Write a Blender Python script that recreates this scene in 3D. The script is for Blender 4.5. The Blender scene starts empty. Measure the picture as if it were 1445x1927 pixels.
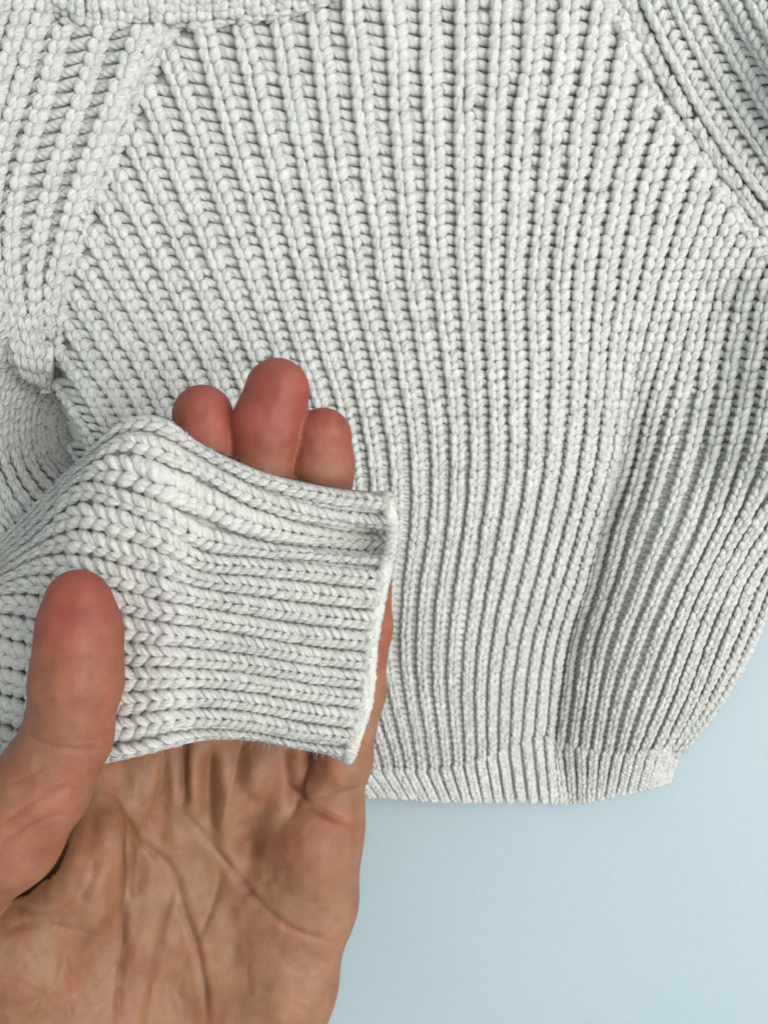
import bpy, math
import numpy as np
from mathutils import Vector, Matrix

# ------------------------------------------------------------------ camera, light, exposure
S = bpy.context.scene
COL = S.collection
H = 0.30                     # camera height above the table, metres
PPM = 6000.0                 # photo pixels per metre on the table
HALF = 1927 / 2 / PPM
cam_d = bpy.data.cameras.new("camera")
cam_d.sensor_fit = 'VERTICAL'
cam_d.angle = 2 * math.atan(HALF / H)
cam_d.clip_start = 0.01
cam_d.clip_end = 50
cam_d.dof.use_dof = True
cam_d.dof.focus_distance = 0.245
cam_d.dof.aperture_fstop = 22
cam = bpy.data.objects.new("camera", cam_d)
cam.location = (0, 0, H)
COL.objects.link(cam)
S.camera = cam

world = bpy.data.worlds.new("World")
S.world = world
world.use_nodes = True
bg = world.node_tree.nodes["Background"]
bg.inputs[0].default_value = (0.87, 0.98, 0.965, 1)
bg.inputs[1].default_value = 0.60

def lamp(name, loc, target, size, power, color):
    d = bpy.data.lights.new(name, 'AREA')
    d.shape = 'RECTANGLE'
    d.size, d.size_y = size
    d.energy = power
    d.color = color
    o = bpy.data.objects.new(name, d)
    o.location = loc
    o.rotation_euler = (Vector(target) - Vector(loc)).to_track_quat('-Z', 'Y').to_euler()
    COL.objects.link(o)
    return o
lamp("window_light", (0.60, -0.05, 0.90), (0, 0, 0), (0.9, 0.9), 13.0, (1.0, 1.0, 0.95))

S.view_settings.view_transform = 'Standard'
S.view_settings.look = 'None'
S.view_settings.exposure = 0.32
S.view_settings.gamma = 1.0

rng = np.random.default_rng(7)

# ------------------------------------------------------------------ helpers
def W(px, py, zmm):
    """photo pixel + height above the table (mm) -> metres"""
    z = np.asarray(zmm, float) / 1000.0
    k = (H - z) / H / PPM
    return np.stack([(np.asarray(px, float) - 722.5) * k, -(np.asarray(py, float) - 963.5) * k, z + 0 * k * np.asarray(px, float)], -1)

def sstep(x, a, b):
    t = np.clip((np.asarray(x, float) - a) / (b - a), 0, 1)
    return t * t * (3 - 2 * t)

def cr(xs, ys, q):
    """monotone-ish cubic (Catmull-Rom tangents) through xs, ys (ys may be 2-D: station x column), linear outside"""
    xs = np.asarray(xs, float); ys = np.asarray(ys, float); q = np.asarray(q, float)
    if ys.ndim == 1: ys = ys[:, None]; flat = True
    else: flat = False
    m = np.empty_like(ys)
    dx = np.diff(xs)[:, None]; dl = np.diff(ys, axis=0) / dx
    m[0] = dl[0]; m[-1] = dl[-1]
    m[1:-1] = (dl[:-1] * dx[1:] + dl[1:] * dx[:-1]) / (dx[1:] + dx[:-1])
    i = np.clip(np.searchsorted(xs, q) - 1, 0, len(xs) - 2)
    h = (xs[i + 1] - xs[i])[..., None]
    t = ((q - xs[i])[..., None]) / h
    tc = np.clip(t, 0, 1)
    r = ((1 + 2 * tc) * (1 - tc) ** 2 * ys[i] + tc * (1 - tc) ** 2 * h * m[i] + tc ** 2 * (3 - 2 * tc) * ys[i + 1] + tc ** 2 * (tc - 1) * h * m[i + 1])
    r = r + np.where(t < 0, t * h * m[0], 0) + np.where(t > 1, (t - 1) * h * m[-1], 0)
    return r[..., 0] if flat else r

def lerp(xs, ys, q): return np.interp(q, xs, ys)

def vnoise(x, y, seed=0):
    """smooth value noise in -1..1"""
    g = np.random.default_rng(1000 + seed).uniform(-1, 1, (64, 64))
    xi = np.floor(x).astype(int); yi = np.floor(y).astype(int)
    fx = x - xi; fy = y - yi
    fx = fx * fx * (3 - 2 * fx); fy = fy * fy * (3 - 2 * fy)
    a = g[xi % 64, yi % 64]; b = g[(xi + 1) % 64, yi % 64]; c = g[xi % 64, (yi + 1) % 64]; d = g[(xi + 1) % 64, (yi + 1) % 64]
    return (a * (1 - fx) + b * fx) * (1 - fy) + (c * (1 - fx) + d * fx) * fy

def mesh_obj(name, verts, quads, mat, parent=None, attrs=None, smooth=True):
    me = bpy.data.meshes.new(name)
    verts = np.ascontiguousarray(verts, dtype=np.float32); quads = np.ascontiguousarray(quads, dtype=np.int32)
    n = quads.shape[1]
    me.vertices.add(len(verts)); me.vertices.foreach_set("co", verts.ravel())
    me.loops.add(quads.size); me.loops.foreach_set("vertex_index", quads.ravel())
    me.polygons.add(len(quads))
    me.polygons.foreach_set("loop_start", np.arange(0, quads.size, n, dtype=np.int32))
    me.polygons.foreach_set("loop_total", np.full(len(quads), n, np.int32))
    if smooth: me.polygons.foreach_set("use_smooth", np.ones(len(quads), bool))
    for k, (typ, arr) in (attrs or {}).items():
        a = me.attributes.new(k, typ, 'POINT')
        key = 'value' if typ == 'FLOAT' else ('color' if 'COLOR' in typ else 'vector')
        a.data.foreach_set(key, np.ascontiguousarray(arr, dtype=np.float32).ravel())
    me.update(calc_edges=True)
    me.materials.append(mat)
    o = bpy.data.objects.new(name, me)
    COL.objects.link(o)
    if parent is not None: o.parent = parent
    return o

# ------------------------------------------------------------------ materials
def nodes(name):
    m = bpy.data.materials.new(name); m.use_nodes = True
    nt = m.node_tree
    return m, nt, nt.nodes, nt.links, nt.nodes["Principled BSDF"]

def yarn_material(name, base, tint, rough=0.85):
    m, nt, N, L, P = nodes(name)
    at = N.new("ShaderNodeAttribute"); at.attribute_name = "yarn_uv"
    sep = N.new("ShaderNodeSeparateXYZ"); L.new(at.outputs["Vector"], sep.inputs[0])
    # two-ply twist: sin(2*pi*(2*around + along*pitch))
    m1 = N.new("ShaderNodeMath"); m1.operation = 'MULTIPLY'; m1.inputs[1].default_value = 3.0; L.new(sep.outputs[1], m1.inputs[0])
    m2 = N.new("ShaderNodeMath"); m2.operation = 'MULTIPLY_ADD'; m2.inputs[1].default_value = 0.42; L.new(sep.outputs[0], m2.inputs[0]); L.new(m1.outputs[0], m2.inputs[2])
    m3 = N.new("ShaderNodeMath"); m3.operation = 'MULTIPLY'; m3.inputs[1].default_value = 2 * math.pi; L.new(m2.outputs[0], m3.inputs[0])
    m4 = N.new("ShaderNodeMath"); m4.operation = 'SINE'; L.new(m3.outputs[0], m4.inputs[0])
    tc = N.new("ShaderNodeTexCoord")
    fx = N.new("ShaderNodeMath"); fx.operation = 'MULTIPLY'; fx.inputs[1].default_value = 0.55; L.new(sep.outputs[0], fx.inputs[0])
    fy = N.new("ShaderNodeMath"); fy.operation = 'MULTIPLY'; fy.inputs[1].default_value = 3.2; L.new(m2.outputs[0], fy.inputs[0])
    cb = N.new("ShaderNodeCombineXYZ"); L.new(fx.outputs[0], cb.inputs[0]); L.new(fy.outputs[0], cb.inputs[1]); L.new(sep.outputs[2], cb.inputs[2])
    fib = N.new("ShaderNodeTexNoise"); fib.inputs["Scale"].default_value = 1.6; fib.inputs["Detail"].default_value = 4; fib.inputs["Roughness"].default_value = 0.65; L.new(cb.outputs[0], fib.inputs["Vector"])
    ad = N.new("ShaderNodeMath"); ad.operation = 'MULTIPLY_ADD'; ad.inputs[1].default_value = 4.0; L.new(fib.outputs[0], ad.inputs[0]); L.new(m4.outputs[0], ad.inputs[2])
    lump = N.new("ShaderNodeTexNoise"); lump.inputs["Scale"].default_value = 1500; lump.inputs["Detail"].default_value = 5; lump.inputs["Roughness"].default_value = 0.7; L.new(tc.outputs["Object"], lump.inputs["Vector"])
    ad2 = N.new("ShaderNodeMath"); ad2.operation = 'MULTIPLY_ADD'; ad2.inputs[1].default_value = 3.0; L.new(lump.outputs[0], ad2.inputs[0]); L.new(ad.outputs[0], ad2.inputs[2])
    ad = ad2
    bp = N.new("ShaderNodeBump"); bp.inputs["Strength"].default_value = 1.0; bp.inputs["Distance"].default_value = 0.00032
    L.new(ad.outputs[0], bp.inputs["Height"]); L.new(bp.outputs[0], P.inputs["Normal"])
    big = N.new("ShaderNodeTexNoise"); big.inputs["Scale"].default_value = 95; big.inputs["Detail"].default_value = 4; L.new(tc.outputs["Object"], big.inputs["Vector"])
    rp = N.new("ShaderNodeValToRGB"); rp.color_ramp.elements[0].position = 0.36; rp.color_ramp.elements[1].position = 0.66
    rp.color_ramp.elements[0].color = (*tint, 1); rp.color_ramp.elements[1].color = (*base, 1)
    L.new(big.outputs[0], rp.inputs[0])
    mx = N.new("ShaderNodeMixRGB"); mx.blend_type = 'MULTIPLY'; mx.inputs[0].default_value = 1
    r2 = N.new("ShaderNodeValToRGB"); r2.color_ramp.elements[0].position = 0.3; r2.color_ramp.elements[1].position = 0.7
    r2.color_ramp.elements[0].color = (0.86, 0.86, 0.86, 1); r2.color_ramp.elements[1].color = (1, 1, 1, 1)
    L.new(fib.outputs[0], r2.inputs[0]); L.new(rp.outputs[0], mx.inputs[1]); L.new(r2.outputs[0], mx.inputs[2])
    L.new(mx.outputs[0], P.inputs["Base Color"])
    P.inputs["Roughness"].default_value = rough
    P.inputs["Sheen Weight"].default_value = 0.1
    P.inputs["Subsurface Weight"].default_value = 0.0
    P.inputs["Specular IOR Level"].default_value = 0.25
    return m

M_YARN = yarn_material("ivory_cotton_yarn", (0.90, 0.885, 0.85), (0.86, 0.84, 0.825), 1.0)
M_CUFF = yarn_material("lustrous_cotton_yarn", (0.91, 0.885, 0.825), (0.86, 0.815, 0.80), 0.75)
def cloth_material():
    m, nt, N, L, P = nodes("knit_ground_cloth")
    tc = N.new("ShaderNodeTexCoord"); n = N.new("ShaderNodeTexNoise"); n.inputs["Scale"].default_value = 900; L.new(tc.outputs["Object"], n.inputs["Vector"])
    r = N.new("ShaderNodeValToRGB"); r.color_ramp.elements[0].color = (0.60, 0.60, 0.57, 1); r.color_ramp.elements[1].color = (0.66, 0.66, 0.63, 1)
    L.new(n.outputs[0], r.inputs[0]); L.new(r.outputs[0], P.inputs["Base Color"])
    b = N.new("ShaderNodeBump"); b.inputs["Distance"].default_value = 0.0006; L.new(n.outputs[0], b.inputs["Height"]); L.new(b.outputs[0], P.inputs["Normal"])
    P.inputs["Roughness"].default_value = 0.95; P.inputs["Specular IOR Level"].default_value = 0.1
    return m
M_CLOTH = cloth_material()

def table_material():
    m, nt, N, L, P = nodes("pale_blue_painted_board")
    tc = N.new("ShaderNodeTexCoord")
    n = N.new("ShaderNodeTexNoise"); n.inputs["Scale"].default_value = 9; n.inputs["Detail"].default_value = 3; L.new(tc.outputs["Object"], n.inputs["Vector"])
    r = N.new("ShaderNodeValToRGB"); r.color_ramp.elements[0].position = 0.3; r.color_ramp.elements[1].position = 0.7
    r.color_ramp.elements[0].color = (0.295, 0.362, 0.405, 1); r.color_ramp.elements[1].color = (0.315, 0.38, 0.422, 1)
    L.new(n.outputs[0], r.inputs[0]); L.new(r.outputs[0], P.inputs["Base Color"])
    mp = N.new("ShaderNodeMapping"); mp.inputs["Scale"].default_value = (1, 0.12, 1); L.new(tc.outputs["Object"], mp.inputs[0])
    f = N.new("ShaderNodeTexNoise"); f.inputs["Scale"].default_value = 1500; f.inputs["Detail"].default_value = 2; L.new(mp.outputs[0], f.inputs["Vector"])
    sp = N.new("ShaderNodeTexNoise"); sp.inputs["Scale"].default_value = 420; sp.inputs["Detail"].default_value = 5; L.new(tc.outputs["Object"], sp.inputs["Vector"])
    sr = N.new("ShaderNodeValToRGB"); sr.color_ramp.elements[0].position = 0.25; sr.color_ramp.elements[1].position = 0.75
    sr.color_ramp.elements[0].color = (0.97, 0.972, 0.972, 1); sr.color_ramp.elements[1].color = (1.03, 1.025, 1.025, 1); L.new(sp.outputs[0], sr.inputs[0])
    mm = N.new("ShaderNodeMixRGB"); mm.blend_type = 'MULTIPLY'; mm.inputs[0].default_value = 1; L.new(r.outputs[0], mm.inputs[1]); L.new(sr.outputs[0], mm.inputs[2]); L.new(mm.outputs[0], P.inputs["Base Color"])
    b = N.new("ShaderNodeBump"); b.inputs["Strength"].default_value = 0.06; b.inputs["Distance"].default_value = 0.0002; L.new(f.outputs[0], b.inputs["Height"]); L.new(b.outputs[0], P.inputs["Normal"])
    P.inputs["Roughness"].default_value = 0.5; P.inputs["Specular IOR Level"].default_value = 0.35
    return m
M_TABLE = table_material()

def skin_material():
    m, nt, N, L, P = nodes("skin")
    at = N.new("ShaderNodeAttribute"); at.attribute_name = "skin_tone"
    tc = N.new("ShaderNodeTexCoord")
    bl = N.new("ShaderNodeTexNoise"); bl.inputs["Scale"].default_value = 130; bl.inputs["Detail"].default_value = 5; L.new(tc.outputs["Object"], bl.inputs["Vector"])
    r = N.new("ShaderNodeValToRGB"); r.color_ramp.elements[0].position = 0.3; r.color_ramp.elements[1].position = 0.7
    r.color_ramp.elements[0].color = (0.86, 0.76, 0.74, 1); r.color_ramp.elements[1].color = (1.10, 1.14, 1.14, 1)
    L.new(bl.outputs[0], r.inputs[0])
    mx = N.new("ShaderNodeMixRGB"); mx.blend_type = 'MULTIPLY'; mx.inputs[0].default_value = 1
    L.new(at.outputs["Color"], mx.inputs[1]); L.new(r.outputs[0], mx.inputs[2]); L.new(mx.outputs[0], P.inputs["Base Color"])
    v = N.new("ShaderNodeTexVoronoi"); v.feature = 'DISTANCE_TO_EDGE'; v.inputs["Scale"].default_value = 330
    wn = N.new("ShaderNodeTexNoise"); wn.inputs["Scale"].default_value = 180; wn.inputs["Detail"].default_value = 3; L.new(tc.outputs["Object"], wn.inputs["Vector"])
    wa = N.new("ShaderNodeVectorMath"); wa.operation = 'MULTIPLY_ADD'; wa.inputs[1].default_value = (0.006, 0.006, 0.006); L.new(wn.outputs["Color"], wa.inputs[0]); L.new(tc.outputs["Object"], wa.inputs[2])
    L.new(wa.outputs[0], v.inputs["Vector"])
    mn = N.new("ShaderNodeMath"); mn.operation = 'MINIMUM'; mn.inputs[1].default_value = 0.06; L.new(v.outputs["Distance"], mn.inputs[0])
    f = N.new("ShaderNodeTexNoise"); f.inputs["Scale"].default_value = 420; f.inputs["Detail"].default_value = 6; L.new(tc.outputs["Object"], f.inputs["Vector"])
    sm = N.new("ShaderNodeMath"); sm.operation = 'MULTIPLY_ADD'; sm.inputs[1].default_value = 3.2; L.new(mn.outputs[0], sm.inputs[0]); L.new(f.outputs[0], sm.inputs[2])
    # papillary ridges: fine concentric lines
    rg = N.new("ShaderNodeAttribute"); rg.attribute_name = "ridge"
    sn = N.new("ShaderNodeMath"); sn.operation = 'SINE'; L.new(rg.outputs["Fac"], sn.inputs[0])
    s2 = N.new("ShaderNodeMath"); s2.operation = 'MULTIPLY_ADD'; s2.inputs[1].default_value = 0.09; L.new(sn.outputs[0], s2.inputs[0]); L.new(sm.outputs[0], s2.inputs[2])
    b = N.new("ShaderNodeBump"); b.inputs["Strength"].default_value = 0.35; b.inputs["Distance"].default_value = 0.0004
    L.new(s2.outputs[0], b.inputs["Height"]); L.new(b.outputs[0], P.inputs["Normal"])
    P.inputs["Roughness"].default_value = 0.6
    P.inputs["Specular IOR Level"].default_value = 0.45
    P.inputs["Subsurface Weight"].default_value = 0.25
    P.inputs["Subsurface Radius"].default_value = (1.0, 0.35, 0.2)
    P.inputs["Subsurface Scale"].default_value = 0.003
    return m
M_SKIN = skin_material()

# ------------------------------------------------------------------ the surface underneath
n = 40
gx, gy = np.meshgrid(np.linspace(-1.6, 1.6, n), np.linspace(-1.6, 1.6, n), indexing='ij')
idx = np.arange(n * n).reshape(n, n)
q = np.stack([idx[:-1, :-1], idx[1:, :-1], idx[1:, 1:], idx[:-1, 1:]], -1).reshape(-1, 4)
tb = mesh_obj("floor", np.stack([gx, gy, 0 * gx], -1).reshape(-1, 3), q, M_TABLE)
tb["kind"] = "structure"

# ------------------------------------------------------------------ knit engine
class Patch:
    """A knitted surface: fn(U, V) -> px, py, zmm, radius_px on a fine grid. U counts ribs, V counts rows (towards the hem)."""
    def __init__(self, fn, u0, u1, v0, v1, su=8, sv=4):
        self.u0, self.v0 = u0, v0
        self.nu = int(round((u1 - u0) * su)) + 1; self.nv = int(round((v1 - v0) * sv)) + 1
        self.su, self.sv = su, sv
        u = u0 + np.arange(self.nu) / su; v = v0 + np.arange(self.nv) / sv
        UU, VV = np.meshgrid(u, v, indexing='ij')
        px, py, z, r = fn(UU, VV)
        self.UU, self.VV = UU, VV
        P = W(px, py, z)
        du = np.gradient(P, axis=0); dv = np.gradient(P, axis=1)
        Nn = np.cross(du, dv); Nn /= np.linalg.norm(Nn, axis=-1, keepdims=True) + 1e-12
        Nn *= np.where(Nn[..., 2:3] < 0, -1, 1)
        rw = (r / PPM) * (H - z / 1000) / H
        sp = np.linalg.norm(du, axis=-1) * su
        self.D = np.concatenate([P, Nn, rw[..., None], sp[..., None], px[..., None], py[..., None]], -1)
    def sample(self, U, V):
        a = np.clip((U - self.u0) * self.su, 0, self.nu - 1.001); b = np.clip((V - self.v0) * self.sv, 0, self.nv - 1.001)
        i = a.astype(int); j = b.astype(int); fa = (a - i)[..., None]; fb = (b - j)[..., None]
        D = self.D
        return (D[i, j] * (1 - fa) + D[i + 1, j] * fa) * (1 - fb) + (D[i, j + 1] * (1 - fa) + D[i + 1, j + 1] * fa) * fb

# centre lines of one stitch: (a: across in strand radii, b: along in rows, c: height in radii, radius factor)
LEG = np.array([(1.28, -0.60, -1.1, .52), (1.20, -0.39, -0.15, .90), (1.05, -0.14, .55, 1.08), (.88, .10, .75, 1.12), (.72, .33, .48, 1.02), (.56, .54, -.25, .80), (.42, .76, -1.1, .48)])
BAR = np.array([(1.12, -.10, -1.25, .58), (.84, -.20, -.85, .80), (.46, -.32, -.50, .97), (.08, -.42, -.10, 1.0)])   # a = share of the gap to the next rib
CHEV = np.array([(1.42, -0.78, -.75, .50), (1.36, -0.52, .0, .80), (1.18, -0.20, .50, 1.0), (.92, .12, .62, 1.02), (.64, .42, .42, .92), (.40, .70, -.05, .74), (.22, .95, -.85, .42)])

CHEV2 = np.array([(2.2, -.78, -1.25, .60), (2.02, -.52, -.55, .90), (1.70, -.20, .10, 1.08), (1.30, .12, .45, 1.14), (.90, .42, .45, 1.05), (.55, .68, .12, .85), (.28, .94, -.6, .48)])

def tubes(cent, nor, rad, sides, phase):
    """cent (n,K,3), nor (n,K,3), rad (n,K) -> verts, quads, yarn_uv"""
    n, K, _ = cent.shape
    T = np.gradient(cent, axis=1); T /= np.linalg.norm(T, axis=-1, keepdims=True) + 1e-12
    side = np.cross(T, nor); side /= np.linalg.norm(side, axis=-1, keepdims=True) + 1e-9
    up = np.cross(side, T)
    ph = np.linspace(0, 2 * np.pi, sides + 1) - np.pi / 2
    c = np.cos(ph)[None, None, :, None]; s = np.sin(ph)[None, None, :, None]
    ln = np.concatenate([np.zeros((n, 1)), np.cumsum(np.linalg.norm(np.diff(cent, axis=1), axis=-1), axis=1)], 1) * 1000 + phase[:, None]
    lob = 1 + .09 * np.cos(2 * ph[None, None] + ln[:, :, None] * 1.5) + rng.normal(0, .035, (n, K, sides + 1)); lob[..., -1] = lob[..., 0]
    v = cent[:, :, None] + (rad[:, :, None] * lob)[..., None] * (c * side[:, :, None] + s * up[:, :, None])
    uv = np.zeros((n, K, sides + 1, 3)); uv[..., 0] = ln[:, :, None]; uv[..., 2] = phase[:, None, None] * 7.3; uv[..., 1] = np.linspace(0, 1, sides + 1)
    base = (np.arange(n) * K * (sides + 1))[:, None, None]
    k = np.arange(K - 1)[None, :, None] * (sides + 1); j = np.arange(sides)[None, None, :]
    a = base + k + j
    q = np.stack([a, a + 1, a + sides + 2, a + sides + 1], -1).reshape(-1, 4)
    return v.reshape(-1, 3), q, uv.reshape(-1, 3)

def knit_column(patch, i, rows, keep=None, leg=LEG, bars=True, sides=8, jit=1.0, left_scale=1.0, blend=None, span=1.0):
    """all stitches of one rib -> verts, quads, uv"""
    rows = np.asarray(rows, float)
    mid = patch.sample(np.full(len(rows), float(i)), rows + 0.1)
    if keep is not None:
        rows = rows[keep(mid[:, 8], mid[:, 9])]
    if len(rows) == 0: return None
    nst = len(rows)
    out = []
    w = blend(rows)[:, None, None] if blend is not None else np.zeros((nst, 1, 1))
    rows = rows + rng.normal(0, 0.05 * jit, nst)
    lg = leg[None] * (1 - w) + (CHEV * np.array([.80, 1, 1.0, 1.0]))[None] * w
    for sgn in (-1, 1):
        K = len(leg)
        a = lg[:, :, 0] * sgn + rng.normal(0, .07 * jit, (nst, 1)); b = lg[:, :, 1] + rng.normal(0, .05 * jit, (nst, 1)); c = lg[:, :, 2] + rng.normal(0, .10 * jit, (nst, 1))
        rf = lg[:, :, 3] * (1 + rng.normal(0, .06 * jit, (nst, 1)))
        if sgn < 0: rf = rf * left_scale; c = c - (1 - left_scale) * 1.5
        V = rows[:, None] + b
        s0 = patch.sample(np.full((nst, K), float(i)), V)
        U = i + a * s0[..., 6] / s0[..., 7]
        if sgn > 0 and bars:
            s1 = patch.sample(np.full((nst, len(BAR)), i + .5 * span), rows[:, None] + BAR[:, 1][None])
            ro = np.minimum(1.0 * s1[..., 6] / s1[..., 7], .46 * span)
            Ub = i + ro + BAR[:, 0][None] * (span - 2 * ro)
            U = np.concatenate([Ub, U[:, 1:]], 1)
            V = np.concatenate([rows[:, None] + BAR[:, 1][None] + rng.normal(0, .04, (nst, 1)), V[:, 1:]], 1)
            c = np.concatenate([BAR[:, 2][None] - .8 * w[:, :, 0] + 0 * c[:, :1], c[:, 1:]], 1)
            rf = np.concatenate([BAR[:, 3][None] * (1 + rng.normal(0, .07, (nst, 1))) * (1 - .45 * w[:, :, 0]), rf[:, 1:]], 1)
        sm = patch.sample(U, V)
        cent = sm[..., :3] + sm[..., 3:6] * (c * sm[..., 6])[..., None]
        out.append(tubes(cent, sm[..., 3:6], rf * sm[..., 6], sides, rng.uniform(0, 20, nst)))
    return join(out)

def join(parts):
    parts = [p for p in parts if p is not None]
    if not parts: return None
    vs, qs, us, o = [], [], [], 0
    for v, q, u in parts:
        vs.append(v); qs.append(q + o); us.append(u); o += len(v)
    return np.concatenate(vs), np.concatenate(qs), np.concatenate(us)

def yarn_obj(name, geo, parent, mat=None, label=None):
    if geo is None: return None
    o = mesh_obj(name, geo[0], geo[1], mat or M_YARN, parent, {"yarn_uv": ('FLOAT_VECTOR', geo[2])})
    if label: o["label"] = label
    return o

def cloth_grid(patch, keep=None, depth=1.3, step=2):
    D = patch.D[::step, ::step]
    P = D[..., :3] - D[..., 3:6] * (depth * D[..., 6])[..., None]
    P[..., 2] = np.maximum(P[..., 2], 0.0006)
    a, b = P.shape[:2]
    idx = np.arange(a * b).reshape(a, b)
    q = np.stack([idx[:-1, :-1], idx[:-1, 1:], idx[1:, 1:], idx[1:, :-1]], -1).reshape(-1, 4)
    if keep is not None:
        cx = D[..., 8].reshape(-1)[q].mean(1); cy = D[..., 9].reshape(-1)[q].mean(1)
        q = q[keep(cx, cy)]
    us, inv = np.unique(q, return_inverse=True)
    return P.reshape(-1, 3)[us], inv.reshape(-1, 4)

def merge_cloth(lst):
    vs, qs, o = [], [], 0
    for v, q in lst: vs.append(v); qs.append(q + o); o += len(v)
    return np.concatenate(vs), np.concatenate(qs)

sweater = bpy.data.objects.new("sweater", None)
COL.objects.link(sweater)
sweater["label"] = "ivory chunky rib-knit child's sweater laid flat with one sleeve pulled forward over the palm"
sweater["category"] = "sweater"

# ------------------------------------------------------------------ front panel
RIB = {100: {0: 318, 1: 398, 2: 467, 3: 537, 4: 603, 5: 672, 6: 745, 7: 810, 8: 875, 9: 940, 10: 1000, 11: 1060, 12: 1117, 13: 1175},
       480: {-4: 245, -3: 297, -2: 350, -1: 402, 0: 460, 1: 512, 2: 563, 3: 613, 4: 665, 5: 720, 6: 773, 7: 825, 8: 872, 9: 920, 10: 966, 11: 1012, 12: 1060, 13: 1102, 14: 1145, 15: 1188, 16: 1230, 17: 1270, 18: 1310, 19: 1350, 20: 1390},
       860: {0: 585, 4: 745, 5: 785, 6: 823, 7: 862, 8: 898, 9: 934, 10: 968, 11: 1002, 12: 1036, 13: 1070, 14: 1102, 15: 1132, 16: 1155, 17: 1180, 18: 1214, 19: 1252, 20: 1297, 21: 1340, 22: 1380, 23: 1420},
       1280: {2: 680, 3: 708, 4: 737, 5: 768, 6: 795, 7: 824, 8: 850, 9: 879, 10: 903, 11: 927, 12: 952, 13: 977, 14: 1001, 15: 1023, 16: 1045, 17: 1070, 18: 1096, 19: 1120, 20: 1149, 21: 1178, 22: 1209, 23: 1238, 24: 1266, 25: 1293, 26: 1320, 27: 1344, 28: 1366, 29: 1384},
       1440: {2: 728, 3: 750, 4: 770, 5: 792, 6: 815, 7: 838, 8: 860, 9: 881, 10: 903, 11: 923, 12: 944, 13: 966, 14: 988, 15: 1010, 16: 1030, 17: 1050, 18: 1072, 19: 1095, 20: 1118, 21: 1141, 22: 1164, 23: 1186, 24: 1206, 25: 1226, 26: 1243, 27: 1256, 28: 1266, 29: 1274}}
UI = np.arange(-14, 32)
def level(d):
    k = sorted(d); v = [d[x] for x in k]
    r = np.interp(UI, k, v)
    lo = (v[3] - v[0]) / (k[3] - k[0]) if len(k) > 3 else 40; hi = (v[-1] - v[-4]) / (k[-1] - k[-4])
    r = np.where(UI < k[0], v[0] + (UI - k[0]) * lo, r); r = np.where(UI > k[-1], v[-1] + (UI - k[-1]) * hi, r)
    return r
YS = [-60, 100, 480, 860, 1280, 1440, 1520]
lv = {y: level(RIB[y]) for y in RIB}
lv[-60] = lv[100] + (lv[100] - lv[480]) * 0.38
lv[1520] = lv[1440] + (lv[1440] - lv[1280]) * 0.3
RT = np.stack([lv[y] for y in YS])
def rib_x(U, Y):
    cols = cr(YS, RT, Y)                                 # (..., nU)
    f = np.clip(U - UI[0], 0, len(UI) - 1.001); i = f.astype(int); t = f - i
    g = lambda k: np.take_along_axis(cols, np.clip(k, 0, len(UI) - 1)[..., None], -1)[..., 0]
    return g(i) * (1 - t) + g(i + 1) * t

yy = np.linspace(-60, 1520, 1600)
row_px = np.interp(yy, [-60, 0, 480, 860, 1280, 1440, 1520], [24.5, 24, 20.5, 16, 11.5, 10.5, 10.5])
vv = np.concatenate([[0], np.cumsum((yy[1] - yy[0]) / row_px[:-1])])
Vmax = vv[-1]
def strand_r(Y): return np.interp(Y, [-60, 100, 480, 860, 1280, 1440], [11.3, 11.0, 9.2, 7.3, 5.4, 4.5])

LSEAM = np.array([(365, -20), (310, 65), (250, 180), (190, 330), (150, 420), (112, 560), (99, 690), (112, 770), (150, 880), (230, 1200), (330, 1480), (340, 1560)], float)
RSEAM = np.array([(1135, -60), (1165, 10), (1215, 110), (1280, 225), (1350, 325), (1445, 465), (1500, 530), (1520, 900)], float)
def lseam_x(y): return np.interp(y, LSEAM[:, 1], LSEAM[:, 0])
def rseam_x(y): return np.interp(y, RSEAM[:, 1], RSEAM[:, 0])
def edge_x(y): return cr([400, 700, 900, 1100, 1180, 1250, 1320, 1380, 1440, 1500], [1560, 1545, 1515, 1465, 1440, 1408, 1365, 1318, 1268, 1250], y)
def hem_top(x): return cr([300, 600, 748, 815, 908, 1027, 1085, 1191, 1267, 1400], [1450, 1450, 1448, 1450, 1430, 1394, 1410, 1420, 1406, 1390], x)
def hem_bot(x): return cr([300, 600, 686, 770, 970, 1125, 1191, 1240, 1262, 1300], [1490, 1494, 1495, 1501, 1503, 1501, 1489, 1477, 1471, 1466], x)
def crease_x(y): return cr([300, 700, 860, 1050, 1280, 1400, 1500], [1235, 1192, 1166, 1118, 1058, 1042, 1035], y)

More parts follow.
